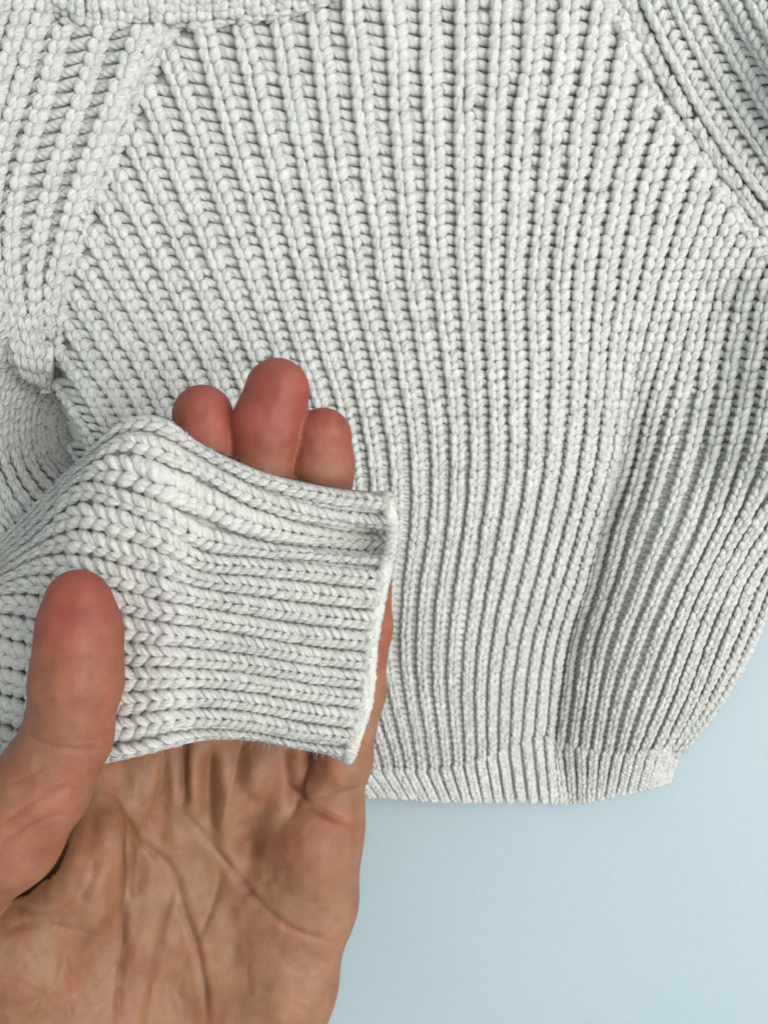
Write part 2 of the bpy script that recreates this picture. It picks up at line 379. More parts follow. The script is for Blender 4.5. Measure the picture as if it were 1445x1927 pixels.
def body_z(x, y):
    A = 24.0 * sstep(y, 480, 980) * (1 - .45 * sstep(y, 1380, 1500))
    t = x - crease_x(y)
    f = np.where(t < 0, 1 - np.exp(np.minimum(t, 0) / 160), 1 - np.exp(-np.maximum(t, 0) / 105))
    z = 12 + np.where(t < 0, A * 1.2, A * .85) * f - A * .35
    z += 1.2 * vnoise(x / 140, y / 170, 3) + .6 * vnoise(x / 60, y / 80, 4)
    z -= 6.0 * sstep(900 - x, 0, 220) * sstep(y, 880, 1250)
    z += 4.0 * np.exp(-(((x - 190) / 90) ** 2 + ((y - 610) / 90) ** 2))
    z += 10.0 * np.exp(-((x - 190) / 55) ** 2 - ((y - 790) / 95) ** 2)
    z += 6.0 * np.exp(-((x - 150) / 40) ** 2 - ((y - 740) / 80) ** 2)
    z += 15.0 * sstep(x, 1310, 1520) * sstep(y, 400, 560) * (1 - sstep(y, 820, 1080))
    d = np.minimum(np.abs(x - lseam_x(y)), np.abs(x - rseam_x(y)))
    z -= 2.5 * np.exp(-(d / 22) ** 2) * (1 - sstep(y, 650, 800))
    z -= 2 * sstep(y, 1330, 1500)
    e = np.clip((edge_x(y) - x) / 75, 0.0, 1); z = 2.5 + (z - 2.5) * np.sqrt(e * (2 - e))
    e = np.where(y > 690, np.clip((x - lseam_x(y) + 6) / 48, 0, 1), 1); z = 2.5 + (z - 2.5) * np.sqrt(e * (2 - e))
    return np.maximum(z, 2.5)

def fn_body(U, V):
    y = np.interp(V, vv, yy); x = rib_x(U, y)
    x = x + 3.0 * vnoise(x / 90, y / 110, 5)
    x24 = rib_x(np.full_like(U, 22.0), y); x29 = rib_x(np.full_like(U, 29.5), y)
    k = 1 + (((edge_x(y) - 3 - x24) / (x29 - x24)) - 1) * sstep(y, 820, 1180)
    x = np.where(U > 22, x24 + (x - x24) * k, x)
    return x, y, body_z(x, y), strand_r(y) * (1 + .06 * vnoise(x / 35, y / 45, 15))
body = Patch(fn_body, -14, 31, 0, Vmax, 8, 4)
def keep_body(x, y):
    return (x > lseam_x(y) + np.where(y > 700, 1, 8)) & (x < np.minimum(rseam_x(y) - 12, edge_x(y) + 6)) & (y < hem_top(x) + 6) & (y > np.where(x < 560, lerp([100, 150, 300, 480, 560], [40, 46, 45, 32, 5], x), -60))
def keep_body_cloth(x, y):
    return (x > lseam_x(y) - np.where(y > 690, 3, -3)) & (x < np.minimum(rseam_x(y) + 12, edge_x(y) - 5)) & (y < hem_top(x) + np.where(x < 1235, 25, 0)) & (y > -60)
v, q = cloth_grid(body, keep_body_cloth, 1.15)
front = mesh_obj("front_panel", v, q, M_CLOTH, sweater)
for i in range(-13, 30):
    g = knit_column(body, i, np.arange(1, int(Vmax)), keep_body, jit=1.0, bars=i < 28, left_scale=float(np.interp(i, [-4, 4, 10], [.92, .93, 1.0])), blend=lambda r: sstep(np.interp(r, vv, yy) + 4 * i, 700, 1150))
    yarn_obj("rib", g, front)

# ------------------------------------------------------------------ hem band
def fn_hem(U, V):
    xt = rib_x(U, np.full_like(U, 1440.0)); t = V / 10.0
    xb = xt + cr([300, 700, 815, 908, 1030, 1085, 1140, 1250, 1300], [40, 33, 22, 14, 11, 4, -12, -20, -22], xt)
    y0 = hem_top(xt); y1 = hem_bot(xt)
    y = y0 + (y1 - y0) * t
    x = xt + (xb - xt) * t
    z = body_z(xt, y0) * (1 - t) + t * np.maximum(body_z(xt, y0) * .7, 5)
    e = np.clip((1268 - x) / 22, 0.0, 1); z = 2.2 + (z - 2.2) * np.sqrt(e * (2 - e))
    return x, y, np.maximum(z, 2.2), np.full_like(x, 5.0)
hem = Patch(fn_hem, -12, 29.5, -0.5, 10.5, 8, 4)
keep_hem = lambda x, y: x > lseam_x(y)
v, q = cloth_grid(hem, keep_hem, 1.3)
hem_o = mesh_obj("hem_band", v, q, M_CLOTH, sweater)
for i in range(-11, 30):
    yarn_obj("rib", knit_column(hem, i, np.arange(0, 10.2, 1.0), keep_hem, leg=CHEV * np.array([.72, 1, 1.15, 1.12]), bars=False, jit=.6), hem_o)

# ------------------------------------------------------------------ chains along the raglan seams
def chain_patch(pts, step, r, zfn, width=26, dz=0.0):
    pts = np.asarray(pts, float)
    ln = np.concatenate([[0], np.cumsum(np.linalg.norm(np.diff(pts, axis=0), axis=1))])
    nrow = ln[-1] / step
    def fn(U, V):
        s = V * step
        p = cr(ln, pts, s); p2 = cr(ln, pts, s + 4)
        t = p2 - p; t /= np.linalg.norm(t, axis=-1, keepdims=True)
        nx, ny = -t[..., 1], t[..., 0]
        x = p[..., 0] - nx * U * width; y = p[..., 1] - ny * U * width
        rr = np.interp(s / ln[-1], np.linspace(0, 1, len(r)), r) if hasattr(r, '__len__') else np.full_like(x, r)
        return x, y, zfn(x, y) + dz, rr
    return Patch(fn, -1, 1, 0, nrow, 8, 4), nrow
def arr(*p): return np.array(p, float)
seam_l = LSEAM[:7] + arr((8, 0), (8, 4), (8, 5), (8, 5), (9, 3), (10, 0), (12, 0))
cp, nr = chain_patch(seam_l, 20, [9.5, 9.5, 8.8, 8], body_z, 26, .8)
yarn_obj("raglan_chain", knit_column(cp, 0, np.arange(0, int(nr)), jit=1.8, bars=False), front)
seam_r = RSEAM[:7] + arr((-14, 5), (-14, 5), (-15, 6), (-15, 8), (-14, 8), (-13, 8), (-12, 8))
cp, nr = chain_patch(seam_r, 20, [9.5, 9.5, 9, 8], body_z, 26, .8)
yarn_obj("raglan_chain", knit_column(cp, 0, np.arange(0, int(nr)), jit=1.8, bars=False), front)

# ------------------------------------------------------------------ sleeve at the right of the picture
def table_patch(ustations, cols, zfn, rfn, nrows, u0, u1, su=8, sv=4):
    """cols[k] = polyline (px,py) of rib ustations[k], resampled evenly by length"""
    pl = []
    for c in cols:
        c = np.asarray(c, float)
        ln = np.concatenate([[0], np.cumsum(np.linalg.norm(np.diff(c, axis=0), axis=1))])
        pl.append(cr(ln / ln[-1], c, np.linspace(0, 1, 61)))
    pl = np.stack(pl)                                        # (nu, 61, 2)
    def fn(U, V):
        a = cr(ustations, pl.reshape(len(pl), -1), U[:, 0]).reshape(U.shape[0], 61, 2)
        f = np.clip(V[0] / nrows * 60, 0, 59.999); j = f.astype(int); t = (f - j)[None, :, None]
        p = a[:, j] * (1 - t) + a[:, j + 1] * t
        return p[..., 0], p[..., 1], zfn(p[..., 0], p[..., 1], U, V), rfn(p[..., 0], p[..., 1], U, V)
    return Patch(fn, u0, u1, 0, nrows, su, sv)

def zr(x, y, U, V):
    z = 13 + 3 * sstep(U, 0.2, 1.0) + 20 * sstep(U, 1.2, 3) * sstep(x + y * .4, 1250, 1650) + 1.0 * vnoise(x / 100, y / 120, 8)
    return z
sl_r = table_patch([0, 1, 2, 3, 4],
    [[(1120, -90), (1165, 5), (1215, 105), (1282, 222), (1352, 322), (1447, 462), (1530, 570)],
     [(1185, -90), (1226, 15), (1285, 135), (1350, 245), (1420, 340), (1500, 430), (1590, 530)],
     [(1285, -90), (1332, 15), (1400, 130), (1462, 225), (1530, 315), (1600, 390), (1680, 470)],
     [(1375, -90), (1424, 15), (1490, 120), (1550, 200), (1610, 280), (1680, 350), (1760, 430)],
     [(1460, -90), (1510, 10), (1570, 100), (1630, 180), (1690, 250), (1750, 310), (1840, 390)]],
    zr, lambda x, y, U, V: np.full_like(x, 9.2) - V * .05, 34, -0.15, 4)
keep_sr = lambda x, y: (x > rseam_x(y) + 2)
v, q = cloth_grid(sl_r, lambda x, y: x > rseam_x(y) - 8, 1.5)
sleeve_r = mesh_obj("sleeve", v, q, M_CLOTH, sweater)
sleeve_r["label"] = "sleeve cut off by the upper right corner, lying flat"
for i in (1, 1.5, 2, 2.5, 3, 3.5):
    yarn_obj("rib", knit_column(sl_r, i, np.arange(0, 34), keep_sr, jit=.8, left_scale=(.86 if i % 1 else 1.0), leg=CHEV * np.array([1, 1, 1, .98]), span=.5), sleeve_r)
yarn_obj("rib", knit_column(sl_r, 0.32, np.arange(0, 34), keep_sr, jit=1.5, bars=False), sleeve_r)

# ------------------------------------------------------------------ sleeve at the left: shoulder part
def zl(x, y, U, V):
    z = 13 + 3 * sstep(U, .2, 1.0) + 9 * sstep(y, 480, 680) * sstep(U, .6, 2) + 5 * sstep(y, 560, 690) - 11 * sstep(y, 670, 740) - 16 * sstep(U, 3.2, 4.3) * sstep(y, 350, 560) - 9 * (1 - sstep(U, 0, 1.3)) * sstep(y, 560, 690) + 1.0 * vnoise(x / 100, y / 120, 9)
    return z
sl_l = table_patch([0, 1, 2, 3, 4],
    [[(365, -60), (310, 65), (250, 180), (190, 330), (150, 420), (112, 560), (99, 690), (101, 745)],
     [(325, -60), (264, 75), (214, 200), (163, 325), (124, 450), (97, 560), (91, 680), (95, 742)],
     [(165, -60), (120, 60), (82, 200), (42, 330), (24, 450), (32, 560), (64, 670), (80, 738)],
     [(80, -60), (48, 20), (15, 130), (-22, 250), (-45, 400), (-12, 550), (32, 650), (60, 728)],
     [(10, -60), (-30, 10), (-60, 120), (-95, 250), (-110, 400), (-70, 540), (-2, 640), (38, 715)]],
    zl, lambda x, y, U, V: np.interp(y, [0, 300, 600, 720], [11.3, 10.4, 8.4, 6]), 31, -0.1, 4)
keep_sl = lambda x, y: (x < lseam_x(y) - 2) & (y > np.where(x > 105, 44, -60))
lo_cloth = [cloth_grid(sl_l, lambda x, y: (x < lseam_x(y) + 8), 1.5)]
sl_geo = [knit_column(sl_l, i, np.arange(0, 31), keep_sl, jit=.8, left_scale=(.86 if i % 1 else 1.0), leg=LEG * np.array([.8, 1, 1, .95]), span=.5) for i in (1, 1.5, 2, 2.5, 3, 3.5, 4)]

sl_geo.append(knit_column(sl_l, 0.42, np.arange(0, 31, .8), keep_sl, leg=CHEV * np.array([.7, 1, 1, .9]), bars=False))

# the hollow where the sleeve bends round towards the hand
def fn_bend(U, V):
    th = np.radians(80 + V / 24 * 200); R = 16 + U * 23
    x = 168 + R * np.cos(th) * .95; y = 806 - R * np.sin(th) * (1 + .02 * U)
    z = 2.5 + .8 * U + 3.2 * np.maximum(U - 3.5, 0) + 14 * sstep(y, 830, 960) * sstep(U, 2, 7)
    return x, y, z, 7.2 + 0 * x
bend = Patch(fn_bend, -1, 11, 0, 24, 8, 4)
keep_bend = lambda x, y: (x < 150) & (y > 600 + .9 * x)
lo_cloth.append(cloth_grid(bend, lambda x, y: (x < 185) & (y > 580 + .9 * x), 1.3))
bend_geo = [knit_column(bend, i, np.arange(0, 24), keep_bend, leg=CHEV, bars=False) for i in range(0, 11)]

# ------------------------------------------------------------------ sleeve at the left: the part held in the hand, and its cuff
XS = [-80, 0, 60, 150, 230, 310, 364, 480, 590, 720]
GR = {  # groove heights at the stations above, top edge to bottom edge
 'top': [1078, 1016, 956, 866, 788, 784, 822, 880, 910, 930],
 'a1':  [1086, 1027, 968, 874, 818, 826, 856, 918, 950, 966],
 'A':   [1094, 1038, 982, 886, 850, 873, 890, 957, 991, 1004],
 'B':   [1101, 1049, 997, 908, 920, 950, 980, 1017, 1030, 1041],
 'C':   [1108, 1060, 1014, 945, 958, 992, 1030, 1049, 1060, 1073],
 'D':   [1116, 1072, 1033, 996, 1016, 1042, 1070, 1084, 1096, 1110],
 'E':   [1124, 1085, 1055, 1042, 1062, 1086, 1103, 1121, 1136, 1150],
 'F':   [1134, 1100, 1083, 1094, 1112, 1131, 1141, 1160, 1176, 1188],
 'G':   [1146, 1120, 1118, 1139, 1156, 1172, 1180, 1198, 1215, 1228],
 'H':   [1168, 1156, 1162, 1188, 1206, 1215, 1219, 1233, 1250, 1264],
 'I':   [1178, 1197, 1212, 1238, 1253, 1255, 1258, 1268, 1285, 1299],
 'J':   [1236, 1252, 1268, 1290, 1301, 1297, 1295, 1303, 1320, 1335],
 'K':   [1290, 1306, 1320, 1342, 1346, 1336, 1332, 1340, 1357, 1374],
 'L':   [1345, 1360, 1376, 1396, 1394, 1378, 1370, 1374, 1390, 1404],
 'M':   [1400, 1415, 1430, 1450, 1436, 1416, 1402, 1398, 1412, 1432]}
GT = np.array([GR[k] for k in GR], float)                    # (15, nx): 14 ribs; rib k lies between groove k and k+1
NR = len(GT) - 1
def end_x(yr): return cr([900, 930, 1000, 1080, 1200, 1330, 1435, 1480], [728, 732, 739, 726, 704, 690, 656, 640], yr)
dense_x = np.linspace(-80, 720, 161)
DT = cr(XS, GT.T, dense_x).T                                 # (15,161)
def held_y(U, xq):
    c = np.stack([np.interp(xq, dense_x, DT[k]) for k in range(len(DT))], -1)
    f = np.clip(U + .5, 0, NR - .001); i = f.astype(int); t = f - i
    a = np.take_along_axis(c, i[..., None], -1)[..., 0]; b = np.take_along_axis(c, i[..., None] + 1, -1)[..., 0]
    return a * (1 - t) + b * t
def held_z(U, xq):
    v = np.clip((U + .5) / NR, 0, 1)
    mid = np.interp(xq, [-80, 0, 60, 150, 230, 310, 390, 730], [66, 74, 80, 86.5, 91, 94, 93.5, 92.5])
    z = mid - 9 * (1 - np.sqrt(np.clip(1 - (1 - np.clip(v / .13, 0, 1)) ** 2, 0, 1))) - 8 * (1 - np.sqrt(np.clip(1 - (1 - np.clip((1 - v) / .1, 0, 1)) ** 2, 0, 1)))
    z -= (1 - sstep(xq, 30, 200)) * 20 * (1 - sstep(v, 0, .5))
    z -= (2.0 + 3.5 * sstep(xq, 440, 690)) * np.exp(-((U - 1.9) / 1.0) ** 2) * sstep(xq, 300, 480)
    z += 2.0 * np.exp(-((xq - 250) / 90) ** 2) * np.exp(-((v - .15) / .15) ** 2)
    z -= 6.5 * np.exp(-((xq - 668) / np.where(xq < 668, 95, 42)) ** 2) * np.exp(-((U - 1.8) / 1.0) ** 2)
    z += 1.3 * (1 - sstep(xq, 338, 372)) * sstep(xq, 60, 180)
    z += .7 * vnoise(xq / 90, U / 2.2, 12) * sstep(xq, 0, 100)
    return z
row_len = np.interp(dense_x, [-80, 150, 300, 345, 380, 720], [24, 25, 24, 19, 17, 16.5])
hv = np.concatenate([[0], np.cumsum(5.0 / row_len[:-1])]); HV = hv[-1]
def fn_held(U, V):
    xq = np.interp(V, hv, dense_x)
    y = held_y(U, xq); y_end = held_y(U, np.full_like(xq, 720.0))
    fr = sstep(xq, 380, 720)
    x = xq + (end_x(y_end) - 720) * fr
    r = np.interp(xq, [-80, 60, 230, 330, 380, 720], [10.5, 11, 11.2, 10.2, 8.9, 8.6])
    gap = held_y(U + .5, xq) - held_y(U - .5, xq)
    r = np.clip(gap * .178, 3.2, r * 1.3)
    return x, y, held_z(U, xq), r
held = Patch(fn_held, -0.5, NR - .5, 0, HV, 8, 4)
V_cuff = np.interp(352, dense_x, hv)
for kind in ("sleeve", "cuff"):
    # closed, flattened tube of ground cloth
    a0, a1 = (0, V_cuff) if kind == "sleeve" else (V_cuff, HV)
    D = held.D[::2]; j0 = int(a0 * 4); j1 = min(int(a1 * 4) + 1, held.nv)
    D = D[:, j0:j1]
    top = D[..., :3] - D[..., 3:6] * (1.5 * D[..., 6])[..., None]
    back = D[::-1, :, :3].copy()
    wv = np.linspace(0, 1, back.shape[0])[:, None]
    back[..., 2] -= .0035 + .0045 * np.sin(np.pi * np.clip(wv, 0, 1)) 
    P = np.concatenate([top, back], 0); nu_, nv_ = P.shape[:2]
    idx = np.arange(nu_ * nv_).reshape(nu_, nv_); idn = np.roll(idx, -1, 0)
    qq = np.stack([idx[:, :-1], idx[:, 1:], idn[:, 1:], idn[:, :-1]], -1).reshape(-1, 4)
    if kind == "sleeve": lo_cloth.append((P.reshape(-1, 3), qq))
    else:
        cuff = mesh_obj("cuff", P.reshape(-1, 3), qq, M_CLOTH, sweater)
        cuff["label"] = "ribbed cuff lying open across the fingers"
v, q = merge_cloth(lo_cloth)
sleeve_l = mesh_obj("sleeve", v, q, M_CLOTH, sweater)
sleeve_l["label"] = "sleeve bent round and held under the thumb"
for g in sl_geo + bend_geo: yarn_obj("rib", g, sleeve_l)
for k in range(NR):
    yarn_obj("rib", knit_column(held, k, np.arange(0, V_cuff - .2), leg=CHEV2 * np.array([1, 1, 1, 1.12]), bars=False, sides=8), sleeve_l, M_CUFF)
    yarn_obj("rib", knit_column(held, k, np.arange(V_cuff + .1, HV - .2), leg=CHEV2 * np.array([1, 1, .8, 1]), bars=False, sides=8, jit=.9), cuff, M_CUFF)
# bound-off edge of the cuff: outer layer, and the inside layer just under it
nb = 46
us_ = np.linspace(-0.35, NR - .65, nb)
edge_geo = []
for layer, (dz_, dx_) in enumerate(((0, 0), (-.0030, -.0016), (-.0058, -.0032))):
    cs, ns, rs = [], [], []
    for t in np.linspace(-.75, .75, 7):
        sm = held.sample(us_ + t * .40, np.full(nb, HV - .2 + .4 * t))
        cs.append(sm[:, :3] + sm[:, 3:6] * (.0004 * (1 - 2.2 * t * t) - .0007) + np.array([dx_, 0, dz_]))
        ns.append(sm[:, 3:6]); rs.append(np.full(nb, .00150 * (1 - .5 * t * t)))
    edge_geo.append(tubes(np.stack(cs, 1), np.stack(ns, 1), np.stack(rs, 1), 8, rng.uniform(0, 9, nb)))
yarn_obj("bound_edge", join(edge_geo), cuff, M_CUFF)

# ------------------------------------------------------------------ neckband
def fn_neck(U, V):
    xb = 120 + U * 29.5
    yb = cr([60, 110, 149, 311, 484, 570, 640], [-30, 12, 36, 34, 20, 4, -14], xb)
    t = 1 - V / 5.0
    x = xb + (xb - 330) * .03 * t; y = yb - t * 80
    z = 15 + 3.5 * np.sin(np.pi * np.clip(V / 5.0, 0, 1) ** .8) + 0 * x
    return x, y, z, 9.5 + 0 * x
neck = Patch(fn_neck, -2, 18, 0, 5, 8, 6)
v, q = cloth_grid(neck, None, 1.4)
neck_o = mesh_obj("neckband", v, q, M_CLOTH, sweater)
for i in range(-1, 18):
    yarn_obj("rib", knit_column(neck, i, np.arange(0, 4.9, .95), leg=LEG * np.array([.72, 1, 1, 1]), bars=False, jit=1.6), neck_o)
lk = np.array([(95, 0), (120, 30), (150, 44), (230, 46), (311, 44), (400, 38), (484, 28), (570, 10), (640, -10)], float)
cp, nr = chain_patch(lk, 24, 8.0, lambda x, y: body_z(x, y) + 2.0, 22, 0)
yarn_obj("linking_chain", knit_column(cp, 0, np.arange(0, int(nr)), jit=1.8, bars=False), neck_o)

# ------------------------------------------------------------------ stray fibres standing off the yarn
def fuzz(parent, srcs, count, mat, lmin=.0007, lmax=.0026, w=.00005, lie=.62):
    co, no = [], []
    for o in srcs:
        me = o.data
        c = np.empty(len(me.vertices) * 3, np.float32); me.vertices.foreach_get("co", c)
        n_ = np.empty(len(me.vertices) * 3, np.float32); me.vertices.foreach_get("normal", n_)
        co.append(c.reshape(-1, 3)); no.append(n_.reshape(-1, 3))
    co = np.concatenate(co); no = np.concatenate(no)
    up = np.nonzero(no[:, 2] > .1)[0]
    k = rng.choice(up, count)
    p = co[k]; d = no[k] * np.where(rng.random((count, 1)) < lie, .15, 1.0) + rng.normal(0, .8, (count, 3)); d /= np.linalg.norm(d, axis=1, keepdims=True)
    d2 = d + rng.normal(0, .7, (count, 3)); d2 /= np.linalg.norm(d2, axis=1, keepdims=True)
    ln = rng.uniform(lmin, lmax, count)[:, None]
    c = np.stack([p, p + d * ln * .4, p + d * ln * .6 + d2 * ln * .4], 1)
    nn = np.repeat(np.cross(d, rng.normal(0, 1, (count, 3)))[:, None], 3, 1)
    nn /= np.linalg.norm(nn, axis=-1, keepdims=True)
    g = tubes(c, nn, np.tile(np.array([w, w, w * .5]), (count, 1)), 3, rng.uniform(0, 9, count))
    o = yarn_obj("fuzz", g, parent, mat)
    o["kind"] = "stuff"
def ribs_of(p): return [o for o in p.children if o.name.split('.')[0] in ("rib", "bound_edge", "raglan_chain")]
for o in list(bpy.data.meshes): o.update()
fuzz(front, ribs_of(front), 52000, M_YARN)
fuzz(cuff, ribs_of(cuff), 16000, M_CUFF)
fuzz(sleeve_l, ribs_of(sleeve_l), 14000, M_CUFF)
fuzz(hem_o, ribs_of(hem_o), 2500, M_YARN)

# ------------------------------------------------------------------ the hand
VOX = 0.45      # mm
def px_mm(p):  # (px, py, z mm) -> mm world
    return (W(p[0], p[1], p[2]) * 1000)
def rmm(rpx, z): return rpx / PPM * 1000 * (H - z / 1000) / H
lo = np.array([-112., -165., 28.]); hi = np.array([6., 44., 122.])
dims = np.ceil((hi - lo) / VOX).astype(int)
ax = [(lo[k] + VOX * np.arange(dims[k])).astype(np.float32) for k in range(3)]

def chain_sdf(pts, k=2.0, sub=None):
    """pts: (px, py, z, r_px); tapered capsules, lightly smoothed together"""
    D = np.full(dims, 50, np.float32)
    for p0, p1 in zip(pts[:-1], pts[1:]):
        a = px_mm(p0); b = px_mm(p1); r0 = rmm(p0[3], p0[2]); r1 = rmm(p1[3], p1[2])
        m = max(r0, r1) + 14
        s = [slice(max(0, int((min(a[k_], b[k_]) - m - lo[k_]) / VOX)), max(0, min(dims[k_], int((max(a[k_], b[k_]) + m - lo[k_]) / VOX) + 2))) for k_ in range(3)]
        X = ax[0][s[0]][:, None, None]; Y = ax[1][s[1]][None, :, None]; Z = ax[2][s[2]][None, None, :]
        ba = (b - a).astype(np.float32); L2 = float(ba @ ba) + 1e-6
        h = np.clip(((X - a[0]) * ba[0] + (Y - a[1]) * ba[1] + (Z - a[2]) * ba[2]) / L2, 0, 1)
        d = np.sqrt((X - a[0] - h * ba[0]) ** 2 + (Y - a[1] - h * ba[1]) ** 2 + (Z - a[2] - h * ba[2]) ** 2) - (r0 + (r1 - r0) * h)
        D[s[0], s[1], s[2]] = smin(D[s[0], s[1], s[2]], d.astype(np.float32), k)
    return D
def smin(a, b, k):
    h = np.maximum(k - np.abs(a - b), 0) / k
    return np.minimum(a, b) - h * h * k * .25

index_f = [(382, 781, 75, 57), (386, 840, 74, 61), (392, 960, 72, 65), (360, 1180, 66, 70), (285, 1440, 60, 76)]
middle_f = [(522, 735, 77, 61), (507, 800, 76, 65), (487, 920, 73, 67), (450, 1150, 67, 70), (385, 1450, 60, 76)]
ring_f = [(608, 821, 75, 54), (606, 880, 73, 57), (600, 980, 68, 60), (565, 1180, 63, 66), (495, 1465, 60, 72)]
pinky_f = [(697, 1106, 65, 41), (691, 1180, 65, 44), (675, 1300, 64, 48), (644, 1430, 61, 53), (612, 1540, 58, 62)]
F = None
for f in (index_f, middle_f, ring_f, pinky_f):
    d = chain_sdf(f, 3)
    F = d if F is None else smin(F, d, 0.9)
palm = chain_sdf([(285, 1440, 58, 78), (250, 1700, 56, 110), (230, 2060, 54, 130)], 8)
for c in ([(385, 1450, 57, 76), (370, 1700, 53, 95), (350, 2060, 52, 120)],
          [(495, 1465, 57, 74), (470, 1700, 53, 92), (440, 2060, 52, 110)],
          [(606, 1540, 57, 68), (578, 1690, 56, 84), (530, 1850, 56, 92), (470, 2060, 54, 105)],
          [(590, 1585, 62, 60), (600, 1600, 62, 62)],
          [(60, 1815, 65, 150), (130, 1930, 61, 160), (200, 2080, 56, 150)]):
    palm = smin(palm, chain_sdf(c, 8), 9)
hand = smin(F, palm, 6)
web = smin(chain_sdf([(178, 1450, 70, 45), (192, 1580, 75, 48), (150, 1668, 76, 60), (40, 1765, 74, 112)], 8), chain_sdf([(170, 1330, 58, 50), (190, 1500, 60, 60), (190, 1640, 60, 80)], 6), 8)
hand = smin(hand, web, 7)
thumb = chain_sdf([(148, 1131, 101, 60), (150, 1190, 101, 71), (146, 1280, 100, 76), (128, 1385, 97, 74), (78, 1480, 96, 84), (10, 1568, 93, 100), (-90, 1630, 86, 130)], 5)
slit = chain_sdf([(-60, 1714, 78, 25), (0, 1688, 78, 24), (60, 1659, 79, 22), (106, 1628, 80, 19), (128, 1594, 80, 12)], 3)
rest = np.maximum(hand, -slit)
hand = smin(rest, thumb, 0.8)

def surface_nets(D):
    nx, ny, nz = D.shape
    ins = D < 0
    acc = np.zeros((nx - 1, ny - 1, nz - 1, 3), np.float32); cnt = np.zeros((nx - 1, ny - 1, nz - 1), np.float32)
    sh = [slice(0, -1), slice(1, None)]
    for axis in range(3):
        o = [k for k in range(3) if k != axis]
        for i in (0, 1):
            for j in (0, 1):
                s0 = [None] * 3; s0[axis] = sh[0]; s0[o[0]] = sh[i]; s0[o[1]] = sh[j]
                s1 = list(s0); s1[axis] = sh[1]
                a = D[tuple(s0)]; b = D[tuple(s1)]
                m = (a < 0) != (b < 0)
                t = np.where(m, a / np.where(m, a - b, 1), 0)
                acc[..., axis] += np.where(m, t, 0); acc[..., o[0]] += np.where(m, i, 0); acc[..., o[1]] += np.where(m, j, 0)
                cnt += m
    act = cnt > 0
    vid = np.full(act.shape, -1, np.int64); vid[act] = np.arange(act.sum())
    I = np.argwhere(act)
    V = I + acc[act] / cnt[act][:, None]
    quads = []
    for axis in range(3):
        o = [k for k in range(3) if k != axis]
        s0 = [slice(1, -1)] * 3; s0[axis] = slice(0, -1)
        s1 = [slice(1, -1)] * 3; s1[axis] = slice(1, None)
        a = ins[tuple(s0)]; b = ins[tuple(s1)]
        E = np.argwhere(a != b)
        inside_first = a[a != b]
        E[:, o[0]] += 1; E[:, o[1]] += 1
        def vv_(di, dj):
            c = E.copy(); c[:, o[0]] -= di; c[:, o[1]] -= dj
            return vid[c[:, 0], c[:, 1], c[:, 2]]
        qd = np.stack([vv_(1, 1), vv_(0, 1), vv_(0, 0), vv_(1, 0)], -1)
        flip = inside_first if axis != 1 else ~inside_first
        qd = np.where(flip[:, None], qd, qd[:, ::-1])
        quads.append(qd)
    return V, np.concatenate(quads)

hv_, hq = surface_nets(hand)
hp = lo + hv_ * VOX                                        # mm
# smooth the voxel steps a little
def vnormals(p, q):
    n_ = np.cross(p[q[:, 2]] - p[q[:, 0]], p[q[:, 3]] - p[q[:, 1]])
    N_ = np.zeros_like(p)
    for k in range(4): np.add.at(N_, q[:, k], n_)
    return N_ / (np.linalg.norm(N_, axis=1, keepdims=True) + 1e-12)
def relax(p, q, it=2):
    for _ in range(it):
        s_ = np.zeros_like(p); c_ = np.zeros(len(p))
        for k in range(4):
            a, b = q[:, k], q[:, (k + 1) % 4]
            np.add.at(s_, a, p[b]); np.add.at(c_, a, 1)
        p = .5 * p + .5 * s_ / np.maximum(c_, 1)[:, None]
    return p
hp = relax(hp, hq, 3)
hn = vnormals(hp, hq)
kk = (H * 1000 - hp[:, 2]) / (H * 1000)
hx = hp[:, 0] / 1000 * PPM / kk + 722.5; hy = -hp[:, 1] / 1000 * PPM / kk + 963.5     # where each skin point sits in plan

def seg_dist(poly):
    global seg_t
    best = np.full(len(hx), 1e9); seg_t = np.zeros(len(hx)); m = len(poly) - 1
    for k, ((x0, y0), (x1, y1)) in enumerate(zip(poly[:-1], poly[1:])):
        dx, dy = x1 - x0, y1 - y0
        t = np.clip(((hx - x0) * dx + (hy - y0) * dy) / (dx * dx + dy * dy), 0, 1)
        d = np.hypot(hx - x0 - t * dx, hy - y0 - t * dy); c = d < best
        best = np.where(c, d, best); seg_t = np.where(c, (k + t) / m, seg_t)
    return best
def smooth_poly(p, n_=30):
    p = np.asarray(p, float); ln = np.concatenate([[0], np.cumsum(np.linalg.norm(np.diff(p, axis=0), axis=1))])
    return cr(ln, p, np.linspace(0, ln[-1], n_))
gi = np.clip(np.round(hv_).astype(int), 0, np.array(dims) - 1)
on_thumb = thumb[gi[:, 0], gi[:, 1], gi[:, 2]] < rest[gi[:, 0], gi[:, 1], gi[:, 2]]
disp = np.zeros(len(hp)); dark = np.zeros(len(hp))
def crease(pts, depth, width, thumb=False, lip=0.1):
    global disp, dark
    d = seg_dist(smooth_poly(pts))
    w = on_thumb if thumb else ~on_thumb
    w = w * np.clip(np.minimum(seg_t, 1 - seg_t) * 6, 0.05, 1) * (.8 + .35 * vnoise(hx / 28, hy / 28, 41))
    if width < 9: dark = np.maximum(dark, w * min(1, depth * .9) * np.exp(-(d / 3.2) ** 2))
    disp += w * (-depth * np.exp(-(d / width) ** 2) + depth * lip * np.exp(-((d - width * 2.4) / (width * 1.2)) ** 2))
